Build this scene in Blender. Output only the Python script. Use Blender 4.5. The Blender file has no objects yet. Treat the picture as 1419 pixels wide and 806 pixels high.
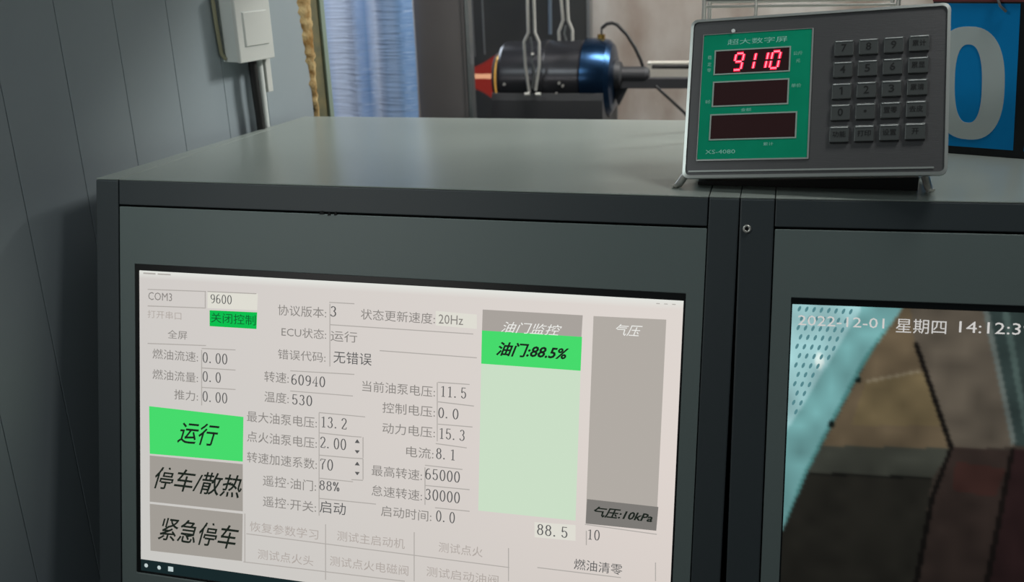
import bpy, bmesh, math, random
import numpy as np
from mathutils import Vector, Matrix

random.seed(4)
Z0 = 1.15                      # height of the console tops above the floor

# ------------------------------------------------------------------ camera
scn = bpy.context.scene
cd = bpy.data.cameras.new('camera'); cam = bpy.data.objects.new('camera', cd)
scn.collection.objects.link(cam); scn.camera = cam
cd.sensor_fit = 'HORIZONTAL'; cd.sensor_width = 36.0
cd.lens = 1401.9 / 1419 * 36.0
cd.clip_start = 0.02
RX = Vector((0.9647, 0.2609, -0.0361)).normalized()
FW = Vector((-0.2578, 0.9073, -0.3323)); FW = (FW - RX * FW.dot(RX)).normalized()
UP = RX.cross(FW)
cam.matrix_world = Matrix(((RX.x, UP.x, -FW.x, 0.7936), (RX.y, UP.y, -FW.y, -1.0048),
                           (RX.z, UP.z, -FW.z, 0.2553 + Z0), (0, 0, 0, 1)))
cd.dof.use_dof = True; cd.dof.focus_distance = 1.12; cd.dof.aperture_fstop = 5.6

# ------------------------------------------------------------------ world, lights, exposure
w = bpy.data.worlds.new('world'); scn.world = w; w.use_nodes = True
w.node_tree.nodes['Background'].inputs[0].default_value = (0.62, 0.78, 0.86, 1)
w.node_tree.nodes['Background'].inputs[1].default_value = 0.055
scn.view_settings.view_transform = 'Standard'; scn.view_settings.look = 'None'
scn.view_settings.exposure = 0.0; scn.view_settings.gamma = 1.0
scn.view_settings.use_curve_mapping = False

def area(name, loc, target, size, power, col, size_y=None, spread=180):
    l = bpy.data.lights.new(name, 'AREA'); l.energy = power; l.color = col; l.size = size
    if size_y: l.shape = 'RECTANGLE'; l.size_y = size_y
    l.spread = math.radians(spread)          # narrowed on some to keep their light off the left wall
    o = bpy.data.objects.new(name, l); scn.collection.objects.link(o)
    o.location = loc
    o.rotation_euler = (Vector(target) - Vector(loc)).to_track_quat('-Z', 'Y').to_euler()
    return o
area('bay_ceiling_light', (2.15, 1.35, Z0 + 1.40), (0.3, 0.2, Z0), 0.50, 47, (0.97, 1.0, 0.97))      # lamp of the test bay
area('bay_front_fill', (0.55, 0.56, Z0 + 1.05), (0.38, 1.25, Z0 - 0.1), 0.4, 7.2, (1.0, 0.96, 0.92), spread=120)  # added fill, brightens the engine and divider fronts
area('sheet_backlight', (-0.25, 1.45, Z0 + 0.45), (-0.05, 0.85, Z0 + 0.05), 0.7, 10, (0.80, 0.90, 1.0))   # unseen light added to glow through the plastic sheet
area('room_fill_light', (-0.16, -0.72, Z0 + 0.88), (0.25, 0.0, Z0 - 0.1), 0.35, 2.4, (0.90, 1.0, 0.99), spread=130)  # unseen fill added to brighten the console fronts
area('overhead_fill_light', (1.22, 0.02, Z0 + 0.95), (0.95, 0.06, Z0), 0.25, 1.35, (0.98, 1.0, 0.97), spread=105)  # unseen overhead fill added for the tops and key edges
area('engine_band_light', (-0.30, -1.40, Z0 + 0.27), (0.3, 1.0, Z0), 0.6, 1.8, (1.0, 0.97, 0.93), 0.10)  # unseen strip light added for highlight bands on the engine

# ------------------------------------------------------------------ materials
def lin(c): 
    c = c / 255.0
    return c / 12.92 if c <= 0.04045 else ((c + 0.055) / 1.055) ** 2.4
def rgb(r, g, b): return (lin(r), lin(g), lin(b), 1.0)

def mat(name, col, rough=0.5, metal=0.0, emis=None, estr=0.0, noise=None, col2=None, bump=0.0,
        bscale=200.0, stretch=(1, 1, 1), spec=0.5, trans=0.0):
    m = bpy.data.materials.new(name); m.use_nodes = True
    nt = m.node_tree; b = nt.nodes['Principled BSDF']
    b.inputs['Base Color'].default_value = col
    b.inputs['Roughness'].default_value = rough
    b.inputs['Metallic'].default_value = metal
    b.inputs['Specular IOR Level'].default_value = spec
    b.inputs['Transmission Weight'].default_value = trans
    if emis:
        b.inputs['Emission Color'].default_value = emis; b.inputs['Emission Strength'].default_value = estr
    if noise or bump:
        tc = nt.nodes.new('ShaderNodeTexCoord'); mp = nt.nodes.new('ShaderNodeMapping')
        mp.inputs['Scale'].default_value = stretch
        nt.links.new(tc.outputs['Object'], mp.inputs[0])
    if noise:
        n = nt.nodes.new('ShaderNodeTexNoise'); n.inputs['Scale'].default_value = noise
        n.inputs['Detail'].default_value = 5
        nt.links.new(mp.outputs[0], n.inputs['Vector'])
        r = nt.nodes.new('ShaderNodeValToRGB')
        r.color_ramp.elements[0].color = col; r.color_ramp.elements[1].color = col2 or col
        r.color_ramp.elements[0].position = 0.35; r.color_ramp.elements[1].position = 0.68
        nt.links.new(n.outputs['Fac'], r.inputs[0]); nt.links.new(r.outputs[0], b.inputs['Base Color'])
    if bump:
        n2 = nt.nodes.new('ShaderNodeTexNoise'); n2.inputs['Scale'].default_value = bscale
        n2.inputs['Detail'].default_value = 3
        nt.links.new(mp.outputs[0], n2.inputs['Vector'])
        bp = nt.nodes.new('ShaderNodeBump'); bp.inputs['Strength'].default_value = bump
        bp.inputs['Distance'].default_value = 0.002
        nt.links.new(n2.outputs['Fac'], bp.inputs['Height']); nt.links.new(bp.outputs[0], b.inputs['Normal'])
    return m

def emit(name, col, s=1.0, gloss=0.0):
    m = bpy.data.materials.new(name); m.use_nodes = True
    b = m.node_tree.nodes['Principled BSDF']
    b.inputs['Base Color'].default_value = (0.004, 0.004, 0.005, 1); b.inputs['Roughness'].default_value = 0.4
    b.inputs['Specular IOR Level'].default_value = gloss
    b.inputs['Emission Color'].default_value = col; b.inputs['Emission Strength'].default_value = s
    return m

def emit_attr(name, s=1.0):
    m = emit(name, (1, 1, 1, 1), s)
    nt = m.node_tree; a = nt.nodes.new('ShaderNodeVertexColor'); a.layer_name = 'pixels'
    nt.links.new(a.outputs['Color'], nt.nodes['Principled BSDF'].inputs['Emission Color'])
    return m

M_FRAME = mat('charcoal_powder_coat', rgb(66, 73, 76), 0.45, bump=0.05, bscale=900)
M_DOOR = mat('grey_powder_coat', rgb(118, 130, 128), 0.42, bump=0.05, bscale=900)
M_TOPLIT = mat('grey_coat_lit_top', rgb(146, 154, 148), 0.28, noise=3.0, col2=rgb(154, 161, 155), bump=0.03, bscale=500)  # console paint lightened to carry the light on upward faces
M_GAP = mat('dark_gap', rgb(10, 12, 13), 0.8)
M_BEZEL = mat('black_bezel_plastic', rgb(14, 17, 18), 0.35)
M_WALL = mat('painted_steel_wall', rgb(152, 162, 168), 0.5, noise=2.5, col2=rgb(162, 171, 174))
M_JOINT = mat('wall_joint', rgb(150, 158, 160), 0.7)  # wall core colour seen in the panel joints
M_FOAM = mat('aged_yellow_foam', rgb(150, 110, 55), 0.9, noise=60, col2=rgb(205, 180, 130), bump=1.0, bscale=150)
M_TRIM = mat('pale_green_metal', rgb(140, 155, 140), 0.4)
M_OLIVE = mat('olive_frame_paint', rgb(92, 92, 70), 0.6, noise=40, col2=rgb(120, 110, 75))
def film():
    m = bpy.data.materials.new('pale_blue_film'); m.use_nodes = True; nt = m.node_tree; nt.nodes.clear()
    N = nt.nodes.new; K = nt.links.new
    out = N('ShaderNodeOutputMaterial'); mix = N('ShaderNodeMixShader'); mix2 = N('ShaderNodeMixShader')
    df = N('ShaderNodeBsdfDiffuse'); tr = N('ShaderNodeBsdfTranslucent'); gl = N('ShaderNodeBsdfGlossy')
    gl.inputs['Roughness'].default_value = 0.25; gl.inputs['Color'].default_value = (0.8, 0.88, 1, 1)
    tc = N('ShaderNodeTexCoord'); mp = N('ShaderNodeMapping'); mp.inputs['Scale'].default_value = (11, 1, 0.5)
    mp2 = N('ShaderNodeMapping'); mp2.inputs['Scale'].default_value = (3, 3, 60)
    n1 = N('ShaderNodeTexNoise'); n1.inputs['Scale'].default_value = 1.3; n1.inputs['Detail'].default_value = 2
    n2 = N('ShaderNodeTexNoise'); n2.inputs['Scale'].default_value = 4; n2.inputs['Detail'].default_value = 4
    K(tc.outputs['Object'], mp.inputs[0]); K(mp.outputs[0], n1.inputs['Vector'])
    sx = N('ShaderNodeSeparateXYZ'); K(tc.outputs['Object'], sx.inputs[0])
    mr = N('ShaderNodeMapRange'); mr.inputs['From Min'].default_value = -0.21; mr.inputs['From Max'].default_value = 0.09; K(sx.outputs['X'], mr.inputs['Value'])
    ad = N('ShaderNodeMath'); ad.operation = 'MULTIPLY_ADD'; ad.inputs[1].default_value = 0.10; K(n1.outputs['Fac'], ad.inputs[0]); K(mr.outputs[0], ad.inputs[2])
    K(tc.outputs['Object'], mp2.inputs[0]); K(mp2.outputs[0], n2.inputs['Vector'])
    r = N('ShaderNodeValToRGB'); pale, midc, deep = rgb(205, 213, 232), rgb(140, 164, 200), rgb(96, 130, 172)
    r.color_ramp.elements[0].position = 0.0; r.color_ramp.elements[0].color = midc
    r.color_ramp.elements[1].position = 1.0; r.color_ramp.elements[1].color = rgb(130, 165, 205)
    for p_, c_ in ((0.18, pale), (0.30, deep), (0.42, midc), (0.50, pale), (0.63, pale), (0.70, midc), (0.745, deep), (0.80, pale), (0.87, rgb(165, 186, 216)), (0.93, rgb(170, 190, 218))):  # bands paint the sheen and shade of the folds
        e = r.color_ramp.elements.new(p_); e.color = c_
    K(ad.outputs[0], r.inputs[0]); K(r.outputs[0], df.inputs['Color']); K(r.outputs[0], tr.inputs['Color'])
    bp = N('ShaderNodeBump'); bp.inputs['Strength'].default_value = 1.0; bp.inputs['Distance'].default_value = 0.010
    K(n2.outputs['Fac'], bp.inputs['Height'])
    for q in (df, tr, gl): K(bp.outputs[0], q.inputs['Normal'])
    mix.inputs[0].default_value = 0.6; K(df.outputs[0], mix.inputs[1]); K(tr.outputs[0], mix.inputs[2])
    mix2.inputs[0].default_value = 0.12; K(mix.outputs[0], mix2.inputs[1]); K(gl.outputs[0], mix2.inputs[2])
    K(mix2.outputs[0], out.inputs['Surface']); return m
M_SHEET = film()
M_DIVIDER = mat('dark_grey_panel_paint', rgb(112, 106, 105), 0.5, noise=4, col2=rgb(124, 118, 116))
M_STEEL = mat('bright_steel', rgb(225, 222, 214), 0.3, metal=0.6)
M_STEELD = mat('dull_steel', rgb(150, 152, 152), 0.4, metal=0.9)
M_STAIN = mat('brushed_stainless', rgb(98, 97, 98), 0.42, metal=0.5, bump=0.15, bscale=80, stretch=(1, 1, 30))
M_STAINL = mat('stainless_rim', rgb(190, 194, 190), 0.35, metal=0.5)
M_BLACKBODY = mat('anodised_black_metal', rgb(62, 62, 66), 0.26, metal=0.6)
M_DARK = mat('black_painted_steel', rgb(58, 58, 60), 0.5)
M_BACK = mat('dark_backing_paint', rgb(48, 51, 52), 0.6, noise=5, col2=rgb(62, 62, 60))
M_BLUESTEEL = mat('heat_blued_steel', rgb(40, 68, 100), 0.24, metal=0.9)
M_HOT = mat('glowing_hot_metal', rgb(190, 120, 90), 0.16, metal=0.8, emis=rgb(190, 45, 38), estr=0.28)
def plume():
    m = emit('glowing_exhaust', rgb(176, 56, 48), 0.45); nt = m.node_tree
    t = nt.nodes.new('ShaderNodeBsdfTransparent'); x = nt.nodes.new('ShaderNodeMixShader'); x.inputs[0].default_value = 0.5
    o = nt.nodes['Material Output']; nt.links.new(t.outputs[0], x.inputs[1]); nt.links.new(nt.nodes['Principled BSDF'].outputs[0], x.inputs[2])
    nt.links.new(x.outputs[0], o.inputs['Surface']); return m
M_PLUME = plume()
M_STREAK = emit('streak_glow', rgb(255, 205, 160), 2.2)  # emissive streak added along the cone axis
M_FLAME = emit('flame_glow', rgb(255, 225, 150), 2.0)
M_BRASS = mat('brass_ring', rgb(200, 160, 80), 0.25, metal=0.9)
M_GLINTRING = mat('brass_ring_glint', rgb(230, 190, 110), 0.2, metal=0.9, emis=rgb(255, 190, 90), estr=0.35)  # glow stands in for the yellow reflection on the ring
M_RUBBER = mat('black_rubber', rgb(22, 20, 19), 0.5)
M_BACKWALL = mat('stained_plaster', rgb(156, 138, 124), 0.75, noise=7, col2=rgb(212, 206, 198), bump=0.4, bscale=30, stretch=(1, 1, 0.45))
M_FLOOR = mat('grey_concrete', rgb(90, 90, 88), 0.8, noise=3, col2=rgb(110, 108, 104))
M_PLATE = mat('white_switch_plastic', rgb(214, 214, 208), 0.35)
M_BOXSIDE = mat('grey_switch_box_plastic', rgb(215, 218, 214), 0.5)
M_BEIGE = mat('beige_cable_sheath', rgb(150, 146, 118), 0.5)
M_GREEN = mat('green_printed_panel', rgb(0, 158, 118), 0.6, noise=30, col2=rgb(4, 166, 126), spec=0.12)
M_WINFRAME = mat('pale_window_outline', rgb(170, 190, 180), 0.5)
M_WIN = mat('dark_red_filter_window', rgb(62, 36, 38), 0.5, spec=0.1)
M_PRINT = mat('pale_green_print', rgb(160, 235, 215), 0.5)
M_LED = emit('red_led_segment', (1.0, 0.012, 0.05, 1), 1.5)
M_LEDC = emit('red_led_core', (1.0, 0.22, 0.30, 1), 1.9)
M_LEDOFF = mat('unlit_led_segment', rgb(52, 14, 18), 0.4)
M_KEY = mat('steel_key', rgb(98, 101, 100), 0.4, metal=0.6)
M_KEYEDGE = mat('white_key_highlight', rgb(250, 252, 250), 0.4, metal=0.1)  # near-white paints the overhead light onto the upper key bevels
M_LEGEND = mat('engraved_black_legend', rgb(14, 15, 16), 0.6)
M_SIGNBLUE = mat('blue_sign_print', rgb(4, 150, 225), 0.6, spec=0.2)
M_SIGNWHITE = mat('white_sign_print', rgb(212, 219, 217), 0.5)
M_BOARD = mat('black_board_frame', rgb(20, 22, 26), 0.4)
M_RED = mat('dull_red_strip', rgb(120, 50, 52), 0.6)

# ------------------------------------------------------------------ helpers
def V(x, y, z): return Vector((x, y, z + Z0))
def frame(o, ex, ey):
    ex = Vector(ex).normalized(); ey = Vector(ey); ey = (ey - ex * ey.dot(ex)).normalized(); ez = ex.cross(ey)
    return Matrix(((ex.x, ey.x, ez.x, o[0]), (ex.y, ey.y, ez.y, o[1]), (ex.z, ey.z, ez.z, o[2] + Z0), (0, 0, 0, 1)))
WORLD = Matrix.Translation((0, 0, Z0))

class MB:
    """collects shapes in world coordinates, then links them as one mesh object"""
    def __init__(s, fr=WORLD): s.v = []; s.f = []; s.mi = []; s.fr = fr; s.sm = []
    def add(s, vs, fs, m=0, smooth=False, raw=False):
        k = len(s.v)
        s.v += [Vector(p) if raw else s.fr @ Vector(p) for p in vs]
        s.f += [tuple(i + k for i in f) for f in fs]; s.mi += [m] * len(fs); s.sm += [smooth] * len(fs)
        return s
    def box(s, a, b, m=0):
        x0, y0, z0 = a; x1, y1, z1 = b
        return s.add([(x0,y0,z0),(x1,y0,z0),(x1,y1,z0),(x0,y1,z0),(x0,y0,z1),(x1,y0,z1),(x1,y1,z1),(x0,y1,z1)],
                     [(0,3,2,1),(4,5,6,7),(0,1,5,4),(1,2,6,5),(2,3,7,6),(3,0,4,7)], m)
    def taper(s, a, b, inset, m=0):      # box whose +z face is smaller: a key cap
        x0, y0, z0 = a; x1, y1, z1 = b; i = inset
        return s.add([(x0,y0,z0),(x1,y0,z0),(x1,y1,z0),(x0,y1,z0),(x0+i,y0+i,z1),(x1-i,y0+i,z1),(x1-i,y1-i,z1),(x0+i,y1-i,z1)],
                     [(0,3,2,1),(4,5,6,7),(0,1,5,4),(1,2,6,5),(2,3,7,6),(3,0,4,7)], m)
    def prism(s, pts, z0, z1, m=0):
        n = len(pts)
        return s.add([(p[0], p[1], z0) for p in pts] + [(p[0], p[1], z1) for p in pts],
              [tuple(range(n))[::-1], tuple(range(n, 2*n))] + [(i, (i+1) % n, n + (i+1) % n, n + i) for i in range(n)], m)
    def loft(s, A, B, m=0):
        n = len(A)
        return s.add(list(A) + list(B), [tuple(range(n)), tuple(range(n, 2*n))[::-1]] +
                     [(i, n + i, n + (i+1) % n, (i+1) % n) for i in range(n)], m)
    def ring(s, o, i, z0, z1, m=0):      # rectangular frame: o, i = (x0, y0, x1, y1)
        def c(r, z): return [(r[0], r[1], z), (r[2], r[1], z), (r[2], r[3], z), (r[0], r[3], z)]
        vs = c(o, z0) + c(i, z0) + c(o, z1) + c(i, z1); fs = []
        for k in range(4):
            j = (k + 1) % 4
            fs += [(8+k, 8+j, 12+j, 12+k), (k, 4+k, 4+j, j), (k, j, 8+j, 8+k), (4+k, 12+k, 12+j, 4+j)]
        return s.add(vs, fs, m)
    def tube(s, pts, r, n=10, m=0, raw=False):
        P = [Vector(p) if raw else s.fr @ Vector(p) for p in pts]
        rs = r if isinstance(r, (list, tuple)) else [r] * len(P)
        rings = []; t0 = (P[1] - P[0]).normalized()
        a = t0.orthogonal().normalized()
        for i, p in enumerate(P):
            t = (P[min(i+1, len(P)-1)] - P[max(i-1, 0)]).normalized()
            a = (a - t * a.dot(t)).normalized(); b = t.cross(a)
            rings.append([p + (a * math.cos(2*math.pi*k/n) + b * math.sin(2*math.pi*k/n)) * rs[i] for k in range(n)])
        vs = [v for q in rings for v in q]; fs = []
        for i in range(len(P) - 1):
            for k in range(n):
                fs.append((i*n+k, i*n+(k+1) % n, (i+1)*n+(k+1) % n, (i+1)*n+k))
        s.add(vs, fs, m, True, raw=True)
        s.add(rings[0], [tuple(range(n))[::-1]], m, raw=True); s.add(rings[-1], [tuple(range(n))], m, raw=True)
        return s
    def lathe(s, o, prof, n=48, m=0):    # about an axis parallel to x through o; prof = (x, r)
        runs = [[prof[0]]]
        for i in range(1, len(prof)):
            runs[-1].append(prof[i])
            if i < len(prof) - 1:        # a sharp corner starts a new run, so shading stays crisp there
                a = Vector((prof[i][0]-prof[i-1][0], prof[i][1]-prof[i-1][1])); c = Vector((prof[i+1][0]-prof[i][0], prof[i+1][1]-prof[i][1]))
                if a.angle(c) > 0.40: runs.append([prof[i]])
        for run in runs:
            vs = []; fs = []
            for x, r in run:
                for k in range(n):
                    a = 2*math.pi*k/n; vs.append((x, o[0] + r*math.cos(a), o[1] + r*math.sin(a)))
            for i in range(len(run) - 1):
                for k in range(n): fs.append((i*n+k, (i+1)*n+k, (i+1)*n+(k+1) % n, i*n+(k+1) % n))
            s.add(vs, fs, m, True)
        for x, r in (prof[0], prof[-1]):
            s.add([(x, o[0] + r*math.cos(2*math.pi*k/n), o[1] + r*math.sin(2*math.pi*k/n)) for k in range(n)], [tuple(range(n))], m)
        return s
    def poly(s, pts, z, m=0): return s.add([(p[0], p[1], z) for p in pts], [tuple(range(len(pts)))], m)
    def build(s, name, mats, parent=None, bevel=0.0, seg=2, weld=False):
        me = bpy.data.meshes.new(name)
        off = parent.matrix_world.translation if parent else Vector((0, 0, 0))
        if parent and parent.type == 'MESH': off = Vector(parent['org'])
        org = Vector(off)
        me.from_pydata([tuple(p - off) for p in s.v], [], s.f)
        mats = mats if isinstance(mats, (list, tuple)) else [mats]
        for q in mats: me.materials.append(q)
        me.polygons.foreach_set('material_index', s.mi); me.polygons.foreach_set('use_smooth', s.sm)
        bm = bmesh.new(); bm.from_mesh(me)
        if weld: bmesh.ops.remove_doubles(bm, verts=bm.verts, dist=1e-6)
        if not getattr(s, 'flat', False): bmesh.ops.recalc_face_normals(bm, faces=bm.faces)
        bm.to_mesh(me); bm.free()
        o = bpy.data.objects.new(name, me); scn.collection.objects.link(o)
        if parent: o.parent = parent
        o['org'] = tuple(org)
        if bevel:
            md = o.modifiers.new('edge', 'BEVEL'); md.width = bevel; md.segments = seg; md.limit_method = 'ANGLE'
            md.angle_limit = math.radians(40)
        return o

def thing(name, label, cat, loc, group=None):
    o = bpy.data.objects.new(name, None); scn.collection.objects.link(o)
    o.empty_display_size = 0.05
    o.location = loc; o.matrix_world = Matrix.Translation(loc)
    o['label'] = label; o['category'] = cat
    if group: o['group'] = group
    return o
def tag(o, label, cat, group=None):
    o['label'] = label; o['category'] = cat
    if group: o['group'] = group
    return o
def struct(name, loc=(0, 0, 0)):
    o = bpy.data.objects.new(name, None); scn.collection.objects.link(o); o.location = loc
    o.matrix_world = Matrix.Translation(loc); o['kind'] = 'structure'; return o

_tc = {}
def text_shape(s, italic=False, bold=0.0):
    key = (s, italic, bold)
    if key in _tc: return _tc[key]
    c = bpy.data.curves.new('t', 'FONT'); c.body = s; c.size = 1; c.resolution_u = 2
    if italic: c.shear = 0.35
    if bold: c.offset = bold
    c.fill_mode = 'FRONT'
    o = bpy.data.objects.new('t', c); scn.collection.objects.link(o)
    dg = bpy.context.evaluated_depsgraph_get(); me = o.evaluated_get(dg).to_mesh()
    vs = [tuple(v.co) for v in me.vertices]; fs = [tuple(p.vertices) for p in me.polygons]
    o.to_mesh_clear(); bpy.data.objects.remove(o); bpy.data.curves.remove(c)
    xs = [v[0] for v in vs]; ys = [v[1] for v in vs]
    x0, x1, y0, y1 = min(xs), max(xs), min(ys), max(ys)
    vs = [((v[0]-x0)/(x1-x0), (v[1]-y0)/(y1-y0) - 0.5) for v in vs]
    _tc[key] = (vs, fs); return _tc[key]
# thin serif figures as on the readout: strokes of a broad nib, unit cell 0.5 wide, 1 high
def arc(cx, cy, rx, ry, a0, a1, n=14): return [(cx + rx*math.cos(math.radians(a0 + (a1-a0)*k/n)), cy + ry*math.sin(math.radians(a0 + (a1-a0)*k/n))) for k in range(n + 1)]
FIG = {
 '0': [arc(.22, .40, .155, .36, 90, 450, 28)],
 '1': [[(.09, .66), (.23, .75), (.23, .05)], [(.11, .05), (.35, .05)]],
 '2': [arc(.215, .58, .145, .18, 175, -35, 12) + [(.07, .06)], [(.07, .05), (.37, .05), (.38, .16)]],
 '3': [arc(.205, .59, .125, .16, 160, -80, 12), arc(.195, .235, .155, .19, 80, -160, 14)],
 '4': [[(.29, .05), (.29, .75), (.05, .26), (.40, .26)], [(.20, .05), (.38, .05)]],
 '5': [[(.36, .74), (.10, .74), (.085, .42)] + arc(.21, .265, .15, .215, 140, -160, 16)],
 '6': [arc(.26, .40, .19, .35, 70, 185, 12) + arc(.22, .245, .15, .20, 180, 540, 22)],
 '7': [[(.06, .62), (.07, .74), (.38, .74), (.20, .40), (.19, .05)]],
 '8': [arc(.22, .585, .125, .155, -90, 270, 22), arc(.22, .235, .15, .195, 90, 450, 22)],
 '9': [arc(.22, .545, .15, .20, 0, 360, 22) + arc(.18, .40, .19, .35, 0, -110, 12)],
 '.': [arc(.10, .08, .022, .03, 0, 360, 8)],
 '%': [arc(.10, .60, .06, .13, 0, 360, 14), arc(.36, .20, .06, .13, 0, 360, 14), [(.36, .75), (.10, .05)]],
}
def figures(mb, s_, x0, x1, y, h, z, m=0):
    cw = (x1 - x0) / len(s_); sc = h / 0.78
    for k, ch in enumerate(s_):
        for path in FIG[ch]:
            P = [(x0 + cw*k + px/0.45*cw*0.92, y - h*0.5 + (py - 0.02)*sc) for px, py in path]
            vs = []; n = len(P); u = cw / 0.45
            for i, p in enumerate(P):
                q0, q1 = P[max(i-1, 0)], P[min(i+1, n-1)]
                dx, dy = q1[0]-q0[0], q1[1]-q0[1]; L = math.hypot(dx, dy) or 1e-9; nx_, ny_ = -dy/L, dx/L
                wv = math.hypot(0.036*u*nx_, 0.018*u*ny_) + 0.00004
                vs += [(p[0] + nx_*wv, p[1] + ny_*wv, z), (p[0] - nx_*wv, p[1] - ny_*wv, z)]
            mb.add(vs, [(2*i, 2*i+1, 2*i+3, 2*i+2) for i in range(n-1)], m)
def put_text(mb, s, x0, x1, y, h, z, m=0, italic=False, bold=0.0):
    vs, fs = text_shape(s, italic, bold)
    mb.add([(x0 + v[0]*(x1-x0), y + v[1]*h, z) for v in vs], fs, m)

# flat print of the two screens, in metres on each console front: (text, x0, x1, down, height, colour, style)
UI_TEXT = [('COM3', 0.0694, 0.1015, 0.1365, 0.0094, 'mid', ''),
 ('9600', 0.1521, 0.1811, 0.1349, 0.0109, 'ink', ''),
 ('打开串口', 0.0683, 0.1139, 0.158, 0.0094, 'faint', ''),
 ('关闭控制', 0.153, 0.2109, 0.1571, 0.0118, 'dkgreen', ''),
 ('全屏', 0.0955, 0.1216, 0.1804, 0.0103, 'mid', ''),
 ('燃油流速:', 0.0749, 0.136, 0.2051, 0.0121, 'mid', ''),
 ('0.00', 0.1417, 0.1758, 0.2047, 0.0128, 'ink', ''),
 ('燃油流量:', 0.0748, 0.136, 0.2297, 0.0121, 'mid', ''),
 ('0.0', 0.1417, 0.1674, 0.2272, 0.0128, 'ink', ''),
 ('推力:', 0.1041, 0.136, 0.2519, 0.0121, 'mid', ''),
 ('0.00', 0.1417, 0.1759, 0.2509, 0.0129, 'ink', ''),
 ('运行', 0.1079, 0.1647, 0.2968, 0.0269, 'black', 'i'),
 ('停车/散热', 0.0762, 0.1943, 0.3553, 0.028, 'black', 'i'),
 ('紧急停车', 0.0809, 0.1908, 0.4174, 0.0292, 'black', 'i'),
 ('协议版本:', 0.2392, 0.2993, 0.1431, 0.0123, 'mid', ''),
 ('3', 0.3037, 0.3134, 0.1407, 0.0122, 'ink', ''),
 ('ECU状态:', 0.2439, 0.2996, 0.1676, 0.0116, 'mid', ''),
 ('运行', 0.3049, 0.3374, 0.1685, 0.0122, 'mid', ''),
 ('错误代码:', 0.2396, 0.2991, 0.1939, 0.0116, 'mid', ''),
 ('无错误', 0.3088, 0.3552, 0.1923, 0.0139, 'ink', ''),
 ('状态更新速度:', 0.3413, 0.4289, 0.1418, 0.012, 'mid', ''),
 ('20Hz', 0.4331, 0.4612, 0.1416, 0.0103, 'mid', ''),
 ('转速:', 0.2224, 0.2535, 0.2212, 0.0126, 'mid', ''),
 ('60940', 0.2563, 0.3003, 0.2219, 0.0125, 'ink', ''),
 ('温度:', 0.2226, 0.2537, 0.2448, 0.0126, 'mid', ''),
 ('530', 0.2574, 0.2845, 0.245, 0.0125, 'ink', ''),
 ('最大油泵电压:', 0.2004, 0.2893, 0.2699, 0.0127, 'mid', ''),
 ('13.2', 0.2938, 0.3276, 0.2679, 0.0133, 'ink', ''),
 ('点火油泵电压:', 0.2005, 0.2896, 0.2936, 0.0127, 'mid', ''),
 ('2.00', 0.2932, 0.3271, 0.2917, 0.0134, 'ink', ''),
 ('转速加速系数:', 0.2007, 0.2899, 0.3182, 0.0128, 'mid', ''),
 ('70', 0.2935, 0.3114, 0.3172, 0.0134, 'ink', ''),
 ('遥控·油门:', 0.2214, 0.2893, 0.344, 0.0128, 'mid', ''),
 ('88%', 0.2929, 0.3189, 0.3417, 0.0118, 'ink', ''),
 ('遥控·开关:', 0.2216, 0.2896, 0.3688, 0.0128, 'mid', ''),
 ('启动', 0.2941, 0.3265, 0.367, 0.0144, 'ink', ''),
 ('当前油泵电压:', 0.3444, 0.4309, 0.2227, 0.0122, 'mid', ''),
 ('11.5', 0.4367, 0.4682, 0.2211, 0.0128, 'ink', ''),
 ('控制电压:', 0.3692, 0.4314, 0.2452, 0.0122, 'mid', ''),
 ('0.0', 0.4348, 0.4598, 0.2452, 0.012, 'ink', ''),
 ('动力电压:', 0.3696, 0.4319, 0.2684, 0.0122, 'mid', ''),
 ('15.3', 0.4361, 0.4679, 0.2682, 0.0129, 'ink', ''),
 ('电流:', 0.3985, 0.4308, 0.2924, 0.0122, 'mid', ''),
 ('8.1', 0.4333, 0.4577, 0.291, 0.013, 'ink', ''),
 ('最高转速:', 0.3575, 0.4178, 0.3181, 0.0124, 'mid', ''),
 ('65000', 0.4212, 0.4633, 0.3154, 0.013, 'ink', ''),
 ('怠速转速:', 0.3579, 0.4184, 0.3412, 0.0124, 'mid', ''),
 ('30000', 0.4218, 0.4639, 0.3386, 0.0131, 'ink', ''),
 ('启动时间:', 0.3697, 0.43, 0.3636, 0.0124, 'mid', ''),
 ('0.0', 0.435, 0.4586, 0.3619, 0.0131, 'ink', ''),
 ('油门监控', 0.5043, 0.5709, 0.1456, 0.0116, 'white', 'i'),
 ('油门:88.5%', 0.4994, 0.5795, 0.1695, 0.0155, 'black', 'ib'),
 ('气压', 0.6283, 0.6562, 0.1408, 0.012, 'white', 'i'),
 ('气压:10kPa', 0.6123, 0.6751, 0.337, 0.0117, 'black', 'ib'),
 ('88.5', 0.5507, 0.5865, 0.3635, 0.0127, 'ink', ''),
 ('10', 0.6062, 0.621, 0.3625, 0.0118, 'ink', ''),
 ('燃油清零', 0.5933, 0.6456, 0.3971, 0.0119, 'ink', ''),
 ('恢复参数学习', 0.2049, 0.2928, 0.4009, 0.0121, 'faint', ''),
 ('测试主启动机', 0.3162, 0.399, 0.399, 0.0118, 'faint', ''),
 ('测试点火', 0.4393, 0.4905, 0.3972, 0.0115, 'faint', ''),
 ('测试点火头', 0.2154, 0.2868, 0.4331, 0.0121, 'faint', ''),
 ('测试点火电磁阀', 0.3076, 0.404, 0.4296, 0.0118, 'faint', ''),
 ('测试启动油阀', 0.4255, 0.5095, 0.4269, 0.0115, 'faint', '')]
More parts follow.
